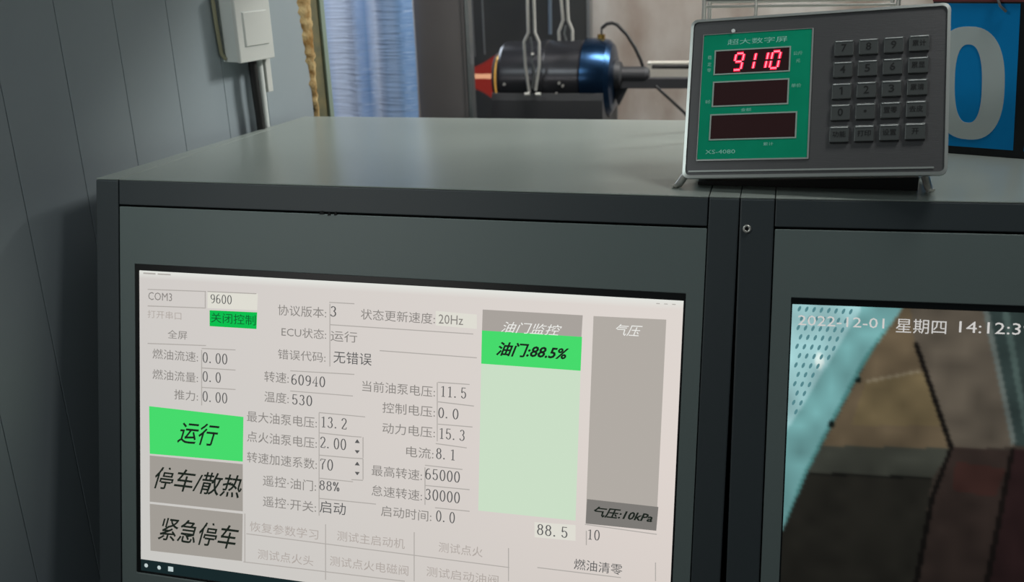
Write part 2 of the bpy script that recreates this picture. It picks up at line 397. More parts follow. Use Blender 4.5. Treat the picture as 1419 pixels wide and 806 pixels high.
UI_RECTS = [('field', [(0.1483, 0.1271),
 (0.2135, 0.126),
 (0.2127, 0.1452),
 (0.1483, 0.1465)]),
 ('green2', [(0.1511, 0.1488),
 (0.2127, 0.1477),
 (0.2119, 0.167),
 (0.1512, 0.1675)]),
 ('green', [(0.0697, 0.2692),
 (0.1957, 0.2713),
 (0.1951, 0.3245),
 (0.0703, 0.3272)]),
 ('btn', [(0.0703, 0.3294),
 (0.1951, 0.3275),
 (0.1954, 0.3842),
 (0.07, 0.3863)]),
 ('btn', [(0.07, 0.389),
 (0.1954, 0.3873),
 (0.1947, 0.4446),
 (0.0707, 0.4472)]),
 ('field', [(0.4295, 0.1331),
 (0.4765, 0.1343),
 (0.4769, 0.1499),
 (0.4299, 0.149)]),
 ('field', [(0.548, 0.3563),
 (0.5933, 0.3543),
 (0.5939, 0.3717),
 (0.5486, 0.3731)]),
 ('gauge', [(0.4829, 0.1284),
 (0.5927, 0.128),
 (0.5921, 0.1532),
 (0.4828, 0.1543)]),
 ('green', [(0.4827, 0.1511),
 (0.5928, 0.1509),
 (0.5926, 0.187),
 (0.4829, 0.1874)]),
 ('pale', [(0.4829, 0.1874),
 (0.5926, 0.187),
 (0.5931, 0.3495),
 (0.4842, 0.3507)]),
 ('gauge2', [(0.6042, 0.1281),
 (0.6801, 0.1272),
 (0.6794, 0.3496),
 (0.6041, 0.3506)]),
 ('gaugedk', [(0.6047, 0.3245),
 (0.6806, 0.3247),
 (0.6795, 0.3504),
 (0.6042, 0.3514)]),
 ('line', [(0.0684, 0.1294),
 (0.1464, 0.1277),
 (0.1464, 0.1266),
 (0.0685, 0.1283)]),
 ('line', [(0.0683, 0.1492),
 (0.1464, 0.1471),
 (0.1464, 0.146),
 (0.0684, 0.148)]),
 ('line', [(0.1448, 0.1273),
 (0.1448, 0.1458),
 (0.1461, 0.1458),
 (0.146, 0.1272)]),
 ('line', [(0.0681, 0.1941),
 (0.1464, 0.1913),
 (0.1465, 0.1902),
 (0.0681, 0.1929)]),
 ('line', [(0.1482, 0.1276),
 (0.2116, 0.1267),
 (0.2117, 0.1256),
 (0.1483, 0.1265)]),
 ('line', [(0.1407, 0.1951),
 (0.1851, 0.1937),
 (0.1851, 0.1926),
 (0.1407, 0.194)]),
 ('line', [(0.1407, 0.2182),
 (0.1852, 0.2174),
 (0.1852, 0.2163),
 (0.1408, 0.217)]),
 ('line', [(0.1407, 0.2413),
 (0.1853, 0.2403),
 (0.1853, 0.2392),
 (0.1408, 0.2402)]),
 ('line', [(0.1401, 0.1963),
 (0.1401, 0.2623),
 (0.1414, 0.2622),
 (0.1413, 0.1962)]),
 ('line', [(0.3026, 0.1314),
 (0.3333, 0.1313),
 (0.3333, 0.1302),
 (0.3027, 0.1304)]),
 ('line', [(0.3038, 0.1567),
 (0.473, 0.1562),
 (0.473, 0.1552),
 (0.3039, 0.1556)]),
 ('line', [(0.3645, 0.182),
 (0.4778, 0.1819),
 (0.4778, 0.1809),
 (0.3645, 0.1809)]),
 ('line', [(0.303, 0.1325),
 (0.3039, 0.2038),
 (0.3051, 0.2037),
 (0.3041, 0.1324)]),
 ('line', [(0.2552, 0.2129),
 (0.3346, 0.2111),
 (0.3346, 0.21),
 (0.2553, 0.2119)]),
 ('line', [(0.2554, 0.2363),
 (0.3332, 0.2358),
 (0.3333, 0.2348),
 (0.2555, 0.2353)]),
 ('line', [(0.2918, 0.2584),
 (0.3485, 0.2584),
 (0.3486, 0.2574),
 (0.2919, 0.2573)]),
 ('line', [(0.2921, 0.2818),
 (0.3322, 0.2823),
 (0.3323, 0.2812),
 (0.2922, 0.2807)]),
 ('line', [(0.2924, 0.3078),
 (0.3326, 0.3072),
 (0.3327, 0.3061),
 (0.2925, 0.3067)]),
 ('line', [(0.2928, 0.3347),
 (0.3348, 0.3345),
 (0.3349, 0.3335),
 (0.2929, 0.3336)]),
 ('line', [(0.2931, 0.3584),
 (0.3633, 0.3574),
 (0.3634, 0.3563),
 (0.2932, 0.3573)]),
 ('line', [(0.2913, 0.2579),
 (0.2928, 0.3783),
 (0.294, 0.3782),
 (0.2924, 0.2578)]),
 ('line', [(0.4339, 0.2123),
 (0.4704, 0.2118),
 (0.4705, 0.2108),
 (0.434, 0.2112)]),
 ('line', [(0.4344, 0.234),
 (0.476, 0.2353),
 (0.4761, 0.2342),
 (0.4345, 0.2329)]),
 ('line', [(0.435, 0.2589),
 (0.475, 0.2586),
 (0.475, 0.2575),
 (0.4351, 0.2579)]),
 ('line', [(0.433, 0.281),
 (0.469, 0.2824),
 (0.4691, 0.2814),
 (0.4331, 0.2799)]),
 ('line', [(0.4209, 0.3066),
 (0.4647, 0.3071),
 (0.4648, 0.306),
 (0.421, 0.3056)]),
 ('line', [(0.4215, 0.3295),
 (0.4736, 0.3289),
 (0.4737, 0.3278),
 (0.4216, 0.3285)]),
 ('line', [(0.4339, 0.3536),
 (0.4742, 0.3532),
 (0.4743, 0.3521),
 (0.434, 0.3526)]),
 ('line', [(0.4326, 0.2119),
 (0.4342, 0.2779),
 (0.4352, 0.2778),
 (0.4337, 0.2118)]),
 ('line', [(0.4205, 0.3086),
 (0.4215, 0.3512),
 (0.4226, 0.3511),
 (0.4216, 0.3085)]),
 ('line', [(0.2001, 0.4112),
 (0.5213, 0.411),
 (0.5214, 0.41),
 (0.2003, 0.4101)]),
 ('line', [(0.1965, 0.4458),
 (0.3999, 0.4426),
 (0.4, 0.4415),
 (0.1967, 0.4447)]),
 ('line', [(0.3011, 0.3876),
 (0.3019, 0.4533),
 (0.3031, 0.4532),
 (0.3022, 0.3874)]),
 ('line', [(0.4094, 0.3841),
 (0.4106, 0.4407),
 (0.4117, 0.4405),
 (0.4105, 0.3839)]),
 ('line', [(0.5193, 0.3888),
 (0.5205, 0.4261),
 (0.5215, 0.426),
 (0.5204, 0.3887)]),
 ('line', [(0.1976, 0.3866),
 (0.1979, 0.446),
 (0.1991, 0.4458),
 (0.1988, 0.3864)]),
 ('line', [(0.6047, 0.3592),
 (0.6053, 0.375),
 (0.6064, 0.3749),
 (0.6058, 0.3591)]),
 ('line', [(0.6034, 0.3528),
 (0.6803, 0.3547),
 (0.6804, 0.3537),
 (0.6035, 0.3518)]),
 ('line', [(0.5529, 0.407),
 (0.6444, 0.4063),
 (0.6444, 0.4053),
 (0.5529, 0.4059)]),
 ('line', [(0.6797, 0.3847),
 (0.6806, 0.4049),
 (0.6816, 0.4048),
 (0.6807, 0.3846)]),
 ('line', [(0.3322, 0.2823),
 (0.3445, 0.2819),
 (0.3446, 0.2809),
 (0.3323, 0.2812)]),
 ('line', [(0.3457, 0.2813),
 (0.3461, 0.3053),
 (0.3473, 0.3052),
 (0.3469, 0.2812)]),
 ('line', [(0.3461, 0.3061),
 (0.3466, 0.3303),
 (0.3477, 0.3301),
 (0.3473, 0.306)]),
 ('line', [(0.3326, 0.3072),
 (0.3467, 0.3066),
 (0.3467, 0.3055),
 (0.3326, 0.3061)]),
 ('line', [(0.333, 0.3322),
 (0.3471, 0.3316),
 (0.3472, 0.3305),
 (0.333, 0.3311)]),
 ('ink', [(0.3363, 0.2888),
 (0.3425, 0.2886),
 (0.3398, 0.2847),
 (0.3389, 0.2848)]),
 ('ink', [(0.3367, 0.3146),
 (0.3429, 0.3144),
 (0.3402, 0.3105),
 (0.3393, 0.3106)]),
 ('ink', [(0.3364, 0.2971),
 (0.3426, 0.2969),
 (0.34, 0.3005),
 (0.3391, 0.3006)]),
 ('ink', [(0.3368, 0.3221),
 (0.343, 0.3219),
 (0.3404, 0.3255),
 (0.3396, 0.3256)]),
 ('line', [(0.0627, 0.109),
 (0.0793, 0.109),
 (0.0793, 0.1108),
 (0.0627, 0.1107)]),
 ('line', [(0.0822, 0.1092),
 (0.0996, 0.1091),
 (0.0996, 0.1107),
 (0.0822, 0.1107)]),
 ('line', [(0.669, 0.1107),
 (0.6727, 0.1107),
 (0.6728, 0.1116),
 (0.6691, 0.1116)]),
 ('line', [(0.6771, 0.1107),
 (0.6808, 0.1107),
 (0.6809, 0.1115),
 (0.6772, 0.1115)]),
 ('line', [(0.6852, 0.1106),
 (0.6889, 0.1106),
 (0.6889, 0.1115),
 (0.6853, 0.1115)])]
CAM_POLYS = [((85, 78, 68), [(0.1535, 0.0859),
 (0.2336, 0.0831),
 (0.2674, 0.2353),
 (0.2111, 0.2421),
 (0.1715, 0.1404)]),
 ((94, 82, 64), [(0.1435, 0.0863),
 (0.1656, 0.1031),
 (0.1715, 0.1404),
 (0.2111, 0.2421),
 (0.0865, 0.2524),
 (0.1282, 0.1582)]),
 ((100, 88, 64), [(0.1278, 0.1798),
 (0.184, 0.166),
 (0.2033, 0.2183),
 (0.1163, 0.224)]),
 ((60, 62, 55), [(0.0863, 0.2465),
 (0.2124, 0.2406),
 (0.1942, 0.2722),
 (0.0736, 0.2755)]),
 ((38, 37, 32), [(0.0736, 0.2755),
 (0.1942, 0.2722),
 (0.1831, 0.3948),
 (0.04, 0.4096),
 (0.0515, 0.3402)]),
 ((50, 41, 37), [(0.211, 0.2393),
 (0.2656, 0.2383),
 (0.2468, 0.3882),
 (0.1831, 0.3948),
 (0.1952, 0.291)]),
 ((58, 38, 34), [(0.215, 0.2533),
 (0.2609, 0.2571),
 (0.2528, 0.2863),
 (0.2133, 0.2823)]),
 ((42, 28, 28), [(0.2649, 0.2369),
 (0.3885, 0.2407),
 (0.3975, 0.3727),
 (0.2468, 0.3882)]),
 ((46, 58, 56), [(0.2323, 0.0831),
 (0.3774, 0.0779),
 (0.3885, 0.2407),
 (0.2673, 0.2339)]),
 ((92, 100, 96), [(0.2307, 0.1005),
 (0.2358, 0.1003),
 (0.2683, 0.2296),
 (0.2647, 0.2341)]),
 ((70, 86, 82), [(0.2473, 0.0999),
 (0.2537, 0.0996),
 (0.2799, 0.2204),
 (0.2748, 0.2207)]),
 ((18, 16, 14), [(0.17, 0.1376),
 (0.174, 0.1374),
 (0.2123, 0.2392),
 (0.1978, 0.2908),
 (0.1857, 0.3946),
 (0.1804, 0.3951),
 (0.1932, 0.2911),
 (0.2084, 0.2409)]),
 ((22, 18, 16), [(0.2636, 0.237),
 (0.268, 0.2353),
 (0.2514, 0.3878),
 (0.2455, 0.3884)]),
 ((122, 112, 92), [(0.1277, 0.1777),
 (0.1767, 0.165),
 (0.1781, 0.167),
 (0.1292, 0.1805)]),
 ((22, 22, 19), [(0.0756, 0.2746),
 (0.1954, 0.2707),
 (0.1949, 0.2729),
 (0.075, 0.2769)]),
 ((112, 164, 164), [(0.1032, 0.0878),
 (0.1651, 0.0926),
 (0.1566, 0.1084),
 (0.1281, 0.1561),
 (0.1003, 0.2192),
 (0.0751, 0.2784),
 (0.0505, 0.3493),
 (0.0497, 0.2062)]),
 ((74, 126, 124), [(0.1466, 0.1216),
 (0.1491, 0.1187),
 (0.1306, 0.1523),
 (0.1022, 0.2154),
 (0.077, 0.2738),
 (0.0569, 0.3322),
 (0.0579, 0.3216),
 (0.0741, 0.2725),
 (0.0987, 0.2142),
 (0.1253, 0.154)]),
 ((150, 192, 194), [(0.0415, 0.09),
 (0.1236, 0.0906),
 (0.1191, 0.11),
 (0.0595, 0.2248),
 (0.0476, 0.2433)]),
 ((205, 222, 218), [(0.0873, 0.1603),
 (0.0869, 0.1648),
 (0.0854, 0.1681),
 (0.0833, 0.1692),
 (0.0811, 0.1678),
 (0.0796, 0.1642),
 (0.0791, 0.1596),
 (0.0798, 0.1552),
 (0.0814, 0.1524),
 (0.0836, 0.152),
 (0.0857, 0.154),
 (0.0871, 0.1579)]),
 ((14, 22, 20), [(0.1237, 0.1779),
 (0.1228, 0.1801),
 (0.1207, 0.1809),
 (0.1187, 0.1797),
 (0.1183, 0.1774),
 (0.1197, 0.1755),
 (0.122, 0.1754),
 (0.1235, 0.1771)]),
 ((14, 22, 20), [(0.1005, 0.2236),
 (0.0996, 0.2264),
 (0.0975, 0.2274),
 (0.0955, 0.2259),
 (0.095, 0.2229),
 (0.0964, 0.2205),
 (0.0987, 0.2204),
 (0.1003, 0.2226)])]
CAM_DOTS = [(0.0617, 0.1094),
 (0.0643, 0.1187),
 (0.0614, 0.1282),
 (0.064, 0.1375),
 (0.061, 0.1471),
 (0.0637, 0.1564),
 (0.0607, 0.166),
 (0.0633, 0.1754),
 (0.0604, 0.185),
 (0.063, 0.1944),
 (0.0601, 0.2041),
 (0.0627, 0.2135),
 (0.0687, 0.1096),
 (0.0713, 0.1188),
 (0.0684, 0.1283),
 (0.071, 0.1376),
 (0.0681, 0.1472),
 (0.0707, 0.1565),
 (0.0678, 0.1661),
 (0.0704, 0.1754),
 (0.0675, 0.1851),
 (0.0701, 0.1944),
 (0.0672, 0.2041),
 (0.0758, 0.1097),
 (0.0784, 0.119),
 (0.0755, 0.1285),
 (0.0781, 0.1377),
 (0.0752, 0.1473),
 (0.0778, 0.1566),
 (0.0749, 0.1662),
 (0.0775, 0.1755),
 (0.0746, 0.1851),
 (0.0828, 0.1099),
 (0.0854, 0.1191),
 (0.0825, 0.1286),
 (0.0851, 0.1378),
 (0.0822, 0.1474),
 (0.0848, 0.1567),
 (0.0819, 0.1662),
 (0.0898, 0.11),
 (0.0924, 0.1192),
 (0.0895, 0.1287),
 (0.0921, 0.138),
 (0.0892, 0.1475),
 (0.0918, 0.1567),
 (0.0967, 0.1102),
 (0.0993, 0.1194),
 (0.0965, 0.1288),
 (0.0991, 0.1381),
 (0.0962, 0.1476),
 (0.1037, 0.1103),
 (0.1063, 0.1195),
 (0.1035, 0.1289),
 (0.1106, 0.1104)]
CAM_TEXT = [('2022-12-01', 0.0608, 0.1425, 0.1207, 0.01, 'osd', 'b'),
 ('星期四', 0.1533, 0.1995, 0.1221, 0.0141, 'osd', ''),
 ('14:12:39', 0.2111, 0.2772, 0.1208, 0.0111, 'osd', 'b')]


# ------------------------------------------------------------------ setting
floor = MB().box((-1.2, -2.2, -Z0 - 0.05), (3.2, 1.75, -Z0)).build('floor', M_FLOOR); floor['kind'] = 'structure'
wb = MB().box((-1.2, 1.6, -Z0), (3.2, 1.7, 1.6)).build('wall_back', M_BACKWALL); wb['kind'] = 'structure'

WN = Vector((0.9701, -0.2425, 0)); WT = Vector((0.2425, 0.9701, 0)); WO = WN * -0.0546
FWL = frame(WO, WT, (0, 0, 1))         # x along the wall, y up, z out of it is WT x up = WN
wl = struct('wall_left', (WO.x, WO.y, 0))
MB(FWL).box((-0.74, -Z0, -0.05), (0.466, 1.6, -0.0012)).build('wall_core', M_JOINT, wl)
s = 0.452; k = 0
edges = [0.466, 0.3643, 0.2803, 0.1953, 0.1103, 0.0265, -0.0605]
while edges[-1] > -0.68: edges.append(edges[-1] - 0.0855)
for a, b in zip(edges[1:], edges[:-1]):
    MB(FWL).box((a + 0.0003, -Z0, -0.002), (b - 0.0003, 1.6, 0)).build('wall_panel', M_WALL, wl, bevel=0.0006)
# squeezed-out foam between the wall end and the frame
def ragged(x0, x1, d, n, seed, wob):
    r = random.Random(seed); A = []; 
    for i in range(n + 1):
        z = -0.35 + 0.75 * i / n
        k_ = min(1, max(0, z / 0.17)); a0 = 0.467 - 0.017*k_; a1 = 0.479 + 0.009*k_
        A.append((z, a0 + r.uniform(-wob, wob), a1, d * (0.4 + 0.6*k_) * r.uniform(0.5, 1.3)))
    mb = MB(FWL)
    vs = []; fs = []
    for z, a, b, dd in A: vs += [(a, z, -0.002), ((a*2+b)/3, z, dd), ((a+b*2)/3, z, dd*0.9), (b, z, -0.002)]
    for i in range(n):
        for k in range(3): fs.append((i*4+k, i*4+k+1, i*4+k+5, i*4+k+4))
    return mb.add(vs, fs, 0, True)
ragged(0.452, 0.487, 0.009, 110, 3, 0.0045).build('foam_bead', M_FOAM, wl)
MB(FWL).box((0.476, -Z0, -0.05), (0.499, 1.6, 0.0015)).build('frame_strip', M_OLIVE, wl, bevel=0.001)
MB(FWL).box((0.499, -Z0, -0.05), (0.509, 1.6, 0.006)).build('edge_trim', M_TRIM, wl, bevel=0.001)

MB().box((-0.2, 0.44, 0.425), (3.2, 0.50, 1.6)).build('shading_lintel', M_WALL)['kind'] = 'structure'   # unseen lintel, put in to shade the upper left wall

dv = struct('wall_divider', (0.14, 0.87, 0))
MB().box((0.088, 0.87, -Z0), (0.192, 0.885, 1.6)).build('divider_panel', M_DIVIDER, dv)
MB().box((0.1905, 0.864, -Z0), (0.1985, 0.886, 1.6)).build('edge_trim', M_STEELD, dv, bevel=0.001)
MB().box((0.1835, 0.8665, -Z0), (0.1895, 0.87, 1.6)).build('edge_strip', M_DIVIDER, dv, bevel=0.001)

# ------------------------------------------------------------------ control consoles
L1 = 0.25155; L2 = 0.2524; YAW = 0.0532
F1 = frame((0, 0, 0), (1, 0, 0), (0, math.sin(L1), math.cos(L1)))
E2 = (math.cos(YAW), math.sin(YAW), 0); N2 = (-math.sin(YAW), math.cos(YAW), 0)
F2 = frame((0.748, 0, 0), E2, (N2[0]*math.sin(L2), N2[1]*math.sin(L2), math.cos(L2)))
H1 = frame((0, 0, 0), (1, 0, 0), (0, 1, 0)); H2 = frame((0.748, 0, 0), E2, N2)
D = 0.4288

def console(label, F, H, lean, W, uD0, uD1, rail, op, left_edge, seams):
    t = thing('control_console', label, 'console', H @ Vector((W/2, D/2, -Z0)), 'twin control consoles side by side')
    sn, cs = math.sin(lean), math.cos(lean); vb = 0.60
    def prof(z_top):      # side outline in (y, z)
        return [(z_top*0 - (-z_top)*math.tan(lean), z_top), (D, z_top), (D, -Z0), (0.02, -Z0), (0.02, -vb*cs - 0.03), (-vb*sn, -vb*cs - 0.03), (-vb*sn, -vb*cs)]
    PR = prof(-0.0015)
    (lo, li), (ri, ro) = seams          # x of outer/inner faces as functions of y
    MB(H).loft([(lo(y), y, z) for y, z in PR], [(li(y), y, z) for y, z in PR]).build('side_panel', M_FRAME, t, bevel=0.0014)
    MB(H).loft([(ri(y), y, z) for y, z in PR], [(ro(y), y, z) for y, z in PR]).build('side_panel', M_FRAME, t, bevel=0.0014)
    for a, b in ((lo, li), (ri, ro)):   # top of each side panel, split off to take the lit colour
        MB(H).add([(a(0), 0.0004, -0.0015), (b(0), 0.0004, -0.0015), (b(D), D, -0.0015), (a(D), D, -0.0015),
                   (a(0), 0.0004, 0), (b(0), 0.0004, 0), (b(D), D, 0), (a(D), D, 0)],
                  [(0,3,2,1),(4,5,6,7),(0,1,5,4),(1,2,6,5),(2,3,7,6),(3,0,4,7)]).build('top_strip', M_TOPLIT, t, bevel=0.0005)
    g = 0.0009
    MB(H).add([(li(0)+g, 0.0002, -0.0018), (ri(0)-g, 0.0002, -0.0018), (ri(D)-g, D, -0.0018), (li(D)+g, D, -0.0018),
               (li(0)+g, 0.0002, 0), (ri(0)-g, 0.0002, 0), (ri(D)-g, D, 0), (li(D)+g, D, 0)],
              [(0,3,2,1),(4,5,6,7),(0,1,5,4),(1,2,6,5),(2,3,7,6),(3,0,4,7)]).build('top_panel', M_TOPLIT, t, bevel=0.0008)
    # dark carcass behind the gaps
    MB(H).box((li(D)+0.002, D-0.012, -Z0+0.05), (ri(0)-0.002, D-0.002, -0.003)).build('back_panel', M_FRAME, t)
    MB(F).box((li(0)+0.0012, -rail, -0.018), (ri(0)-0.0012, -0.0016, -0.0004)).build('top_rail', M_FRAME, t, bevel=0.0008)
    MB(F).ring((li(0)+0.0002, -0.56, ri(0)-0.0002, -0.004), (op[0]-0.008, -(op[3]+0.006), op[2]+0.008, -(op[1]-0.006)), -0.024, -0.0185).build('carcass_frame', M_GAP, t)
    dr = MB(F).ring((uD0, -0.598, uD1, -(rail + 0.0022)), (op[0], -op[3], op[2], -op[1]), -0.012, -0.0006).build('bezel_door', M_DOOR, t, bevel=0.0009)
    MB(H).box((li(0)+0.003, -vb*sn+0.002, -vb*cs-0.028), (ri(0)-0.003, 0.4, -vb*cs-0.003)).build('shelf_ledge', M_TOPLIT, t)
    MB(H).box((li(0)+0.001, 0.022, -Z0+0.06), (ri(0)-0.001, 0.034, -vb*cs-0.032)).build('lower_door', M_DOOR, t, bevel=0.001)
    return t, dr

c1, door1 = console('left grey metal console with the bright white readout screen behind its sloping front', F1, H1, L1, 0.748,
        0.0320, 0.7169, 0.0298, (0.0521, 0.0993, 0.6990, 0.476), None,
        ((lambda y: max(0.0, 0.146*y), lambda y: 0.0305 + 0.0875*max(0, y)), (lambda y: 0.7178, lambda y: 0.7476)))
c2, door2 = console('right grey metal console showing the camera view, beside the seam under the indicator', F2, H2, L2, 0.76,
        0.0350, 0.7200, 0.0285, (0.0533, 0.0985, 0.6985, 0.476), None,
        ((lambda y: 0.0004 + 0.0535*max(0, y), lambda y: 0.0335 + 0.0535*max(0, y)), (lambda y: 0.7230, lambda y: 0.7560)))
# screw hole in the left post of the right console and chips on the left door
b = MB(F2); pts = []
cx, cy = 0.0077, -0.0312
n = 20
vs = []; fs = []
for k in range(n):
    a = 2*math.pi*k/n
    for r, z in ((0.0042, 0.0001), (0.0036, 0.0016), (0.0022, 0.0014), (0.0018, 0.0003)): vs.append((cx + r*math.cos(a), cy + r*math.sin(a), z))
for k in range(n):
    for q in range(3): fs.append((k*4+q, ((k+1) % n)*4+q, ((k+1) % n)*4+q+1, k*4+q+1))
b.add(vs, fs, 0, True); b.add([(cx + 0.002*math.cos(2*math.pi*k/n), cy + 0.002*math.sin(2*math.pi*k/n), 0.0004) for k in range(n)], [tuple(range(n))], 1)
b.build('screw_eyelet', [M_STEEL, M_GAP], c2)
b = MB(F1)
for x, y, wd, hh in ((0.2905, -0.0305, 0.0055, 0.002), (0.3005, -0.0318, 0.0035, 0.0018), (0.3085, -0.0310, 0.003, 0.0022)):
    b.prism([(x, y - hh), (x + wd, y - hh*0.6), (x + wd*0.8, y + hh), (x + wd*0.2, y + hh*0.8)], -0.0012, 0.0004)
b.build('paint_chip', M_GAP, c1)['label'] = 'dark chips on the upper edge of the screen door'

# ------------------------------------------------------------------ monitor with the readout
UL, UR, VL = 0.0572, 0.6968, 0.1068; VT = 0.4594; VB = 0.4735
m1 = thing('monitor', 'lit monitor with a white engine readout and green bars, set in the left console', 'monitor', F1 @ Vector((0.377, -0.29, -0.03)), 'monitors behind the console fronts')
MB(F1).box((0.048, -0.482, -0.045), (0.706, -0.096, -0.0128)).build('monitor_case', M_BEZEL, m1, bevel=0.002)
MB(F1).ring((0.048, -0.482, 0.706, -0.096), (UL, -VB, UR, -VL), -0.0126, -0.0016).build('screen_bezel', M_BEZEL, m1, bevel=0.0004)
nx, ny = 60, 36
vs = []; fs = []; cols = []
for j in range(ny + 1):
    for i in range(nx + 1):
        fu, fv = i / nx, j / ny
        vs.append((UL + (UR-UL)*fu, -(VL + (VT-VL)*fv), -0.0024))
        c = [208 + 14*fu - 8*fv*(1-fu) - 18*max(0, fv-0.5)*fu, 203 + 11*fu - 4*fv - 12*max(0, fv-0.5)*fu, 199 + 9*fu - 4*fv - 12*max(0, fv-0.5)*fu]
        if j == 0: c = [226, 228, 222]
        cols.append(c)
for j in range(ny):
    for i in range(nx): fs.append((j*(nx+1)+i, (j+1)*(nx+1)+i, (j+1)*(nx+1)+i+1, j*(nx+1)+i+1))
def pixel_grid(name, F, vs, fs, cols, m, parent):
    b = MB(F); b.flat = True; b.add(vs, fs, 0)
    o = b.build(name, m, parent)
    at = o.data.color_attributes.new('pixels', 'FLOAT_COLOR', 'POINT')
    arr = []
    for c in cols: arr += [lin(c[0]), lin(c[1]), lin(c[2]), 1.0]
    at.data.foreach_set('color', arr); return o
SCREEN = emit_attr('screen_pixels')
scr = pixel_grid('screen_image', F1, vs, fs, cols, SCREEN, m1)
PAL = {'ink': (92, 92, 92), 'mid': (136, 132, 128), 'faint': (176, 168, 162), 'dkgreen': (14, 96, 48), 'black': (28, 36, 30), 'white': (236, 236, 232),
       'field': (222, 220, 210), 'green2': (10, 190, 78), 'green': (70, 218, 108), 'btn': (160, 155, 148), 'gauge': (168, 162, 156),
       'gauge2': (176, 170, 163), 'gaugedk': (124, 121, 117), 'pale': (202, 222, 198), 'line': (174, 169, 164), 'bar': (24, 40, 42), 'icon': (190, 205, 205), 'osd': (205, 203, 200)}
KEYS = list(PAL); MATS = [emit('screen_' + q, rgb(*PAL[q]), 1.0) for q in KEYS]
b = MB(F1); b.flat = True
b.poly([(UL, -VT), (UL, -VB), (UR, -VB), (UR, -VT)], -0.0024, KEYS.index('bar'))
z = -0.0023
for i, (c, pts) in enumerate(UI_RECTS):
    if c in ('line', 'ink'): b.poly([(p[0], -p[1]) for p in pts][::-1], z + i * 0.000002, KEYS.index(c)); continue
    q = MB(F1); q.flat = True; q.poly([(p[0], -p[1]) for p in pts][::-1], z + i * 0.000002)
    q = q.build({'green': 'status_bar', 'green2': 'status_bar', 'pale': 'gauge_fill', 'gauge': 'gauge_field', 'gauge2': 'gauge_field', 'gaugedk': 'gauge_reading', 'btn': 'screen_button', 'field': 'value_field'}[c], MATS[KEYS.index(c)], scr)
for (x, y) in ((0.0646, 0.4665), (0.0826, 0.4669), (0.0986, 0.4667)):
    r = 0.0026
    b.poly([(x + r*math.cos(a*math.pi/4), -y + r*math.sin(a*math.pi/4)) for a in range(8)] if x < 0.09 else
           [(x-0.0035, -y-0.003), (x+0.0035, -y-0.003), (x+0.0035, -y+0.003), (x-0.0035, -y+0.003)], -0.00225, KEYS.index('icon'))
b.build('field_outlines', MATS, scr)['kind'] = 'stuff'
for s_, x0, x1, y, h, c, sty in UI_TEXT:
    b = MB(F1); b.flat = True
    if all(q in FIG for q in s_): figures(b, s_, x0, x1, -y, h, -0.0021)
    else: put_text(b, s_, x0, x1, -y, h, -0.0021, 0, 'i' in sty, 0.026 if 'b' in sty else (0.008 if c == 'black' else 0.0))
    b.build('number' if all(q in FIG for q in s_) else 'caption', MATS[KEYS.index(c)], scr)

# ------------------------------------------------------------------ monitor with the camera view
UL2, VL2 = 0.0548, 0.1050; UR2, VB2 = UL2 + 0.6396, VL2 + 0.366
m2 = thing('monitor', 'dark monitor with a dated camera view of a brown workshop, set in the right console', 'monitor', F2 @ Vector((0.377, -0.29, -0.03)), 'monitors behind the console fronts')
MB(F2).box((0.048, -0.482, -0.045), (0.706, -0.096, -0.0128)).build('monitor_case', M_BEZEL, m2, bevel=0.002)
MB(F2).ring((0.048, -0.482, 0.706, -0.096), (UL2, -VB2, UR2, -VL2), -0.0126, -0.0016).build('screen_bezel', M_BEZEL, m2, bevel=0.0004)
nx, ny = 360, 206
gx, gy = np.meshgrid(np.linspace(UL2, UR2, nx + 1), np.linspace(VL2, VB2, ny + 1))
img = np.zeros(gx.shape + (3,)) + np.array([56, 50, 44.0])
rs = np.random.RandomState(3)
jx = gx; jy = gy
for c, pts in CAM_POLYS:
    inside = np.zeros(gx.shape, bool); q = len(pts) - 1
    for p in range(len(pts)):
        (xi, yi), (xj, yj) = pts[p], pts[q]
        cond = ((yi > jy) != (yj > jy)) & (jx < (xj - xi) * (jy - yi) / ((yj - yi) or 1e-9) + xi)
        inside ^= cond; q = p
    img[inside] = c
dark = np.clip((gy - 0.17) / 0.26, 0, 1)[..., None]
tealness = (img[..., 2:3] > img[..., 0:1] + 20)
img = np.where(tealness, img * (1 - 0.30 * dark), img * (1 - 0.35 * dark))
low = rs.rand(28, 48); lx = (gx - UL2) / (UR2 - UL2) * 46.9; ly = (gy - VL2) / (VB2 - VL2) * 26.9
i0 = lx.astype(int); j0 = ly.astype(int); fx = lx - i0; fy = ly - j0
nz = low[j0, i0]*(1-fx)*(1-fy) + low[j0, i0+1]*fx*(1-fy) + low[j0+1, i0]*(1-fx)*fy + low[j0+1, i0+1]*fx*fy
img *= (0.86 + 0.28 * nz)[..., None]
for _ in range(1):                       # soften like a video picture
    pad = np.pad(img, ((1, 1), (1, 1), (0, 0)), mode='edge')
    img = (pad[:-2, 1:-1] + pad[2:, 1:-1] + pad[1:-1, :-2] + pad[1:-1, 2:] + 2*img) / 6
vs = [(float(x), -float(y), -0.0024) for x, y in zip(gx.ravel(), gy.ravel())]
fs = [(j*(nx+1)+i, (j+1)*(nx+1)+i, (j+1)*(nx+1)+i+1, j*(nx+1)+i+1) for j in range(ny) for i in range(nx)]
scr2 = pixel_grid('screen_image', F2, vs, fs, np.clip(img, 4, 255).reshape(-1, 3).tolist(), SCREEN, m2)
scr2['label'] = 'camera picture of a teal perforated plate above brown boards'
b = MB(F2); b.flat = True
M_DOT = emit('screen_dots', rgb(84, 132, 138), 1.0)
for x, y in CAM_DOTS:
    b.poly([(x + 0.0015*math.cos(a*math.pi/4) + 0.0009*math.sin(a*math.pi/4), -y + 0.0029*math.sin(a*math.pi/4)) for a in range(8)], -0.0023, 0)
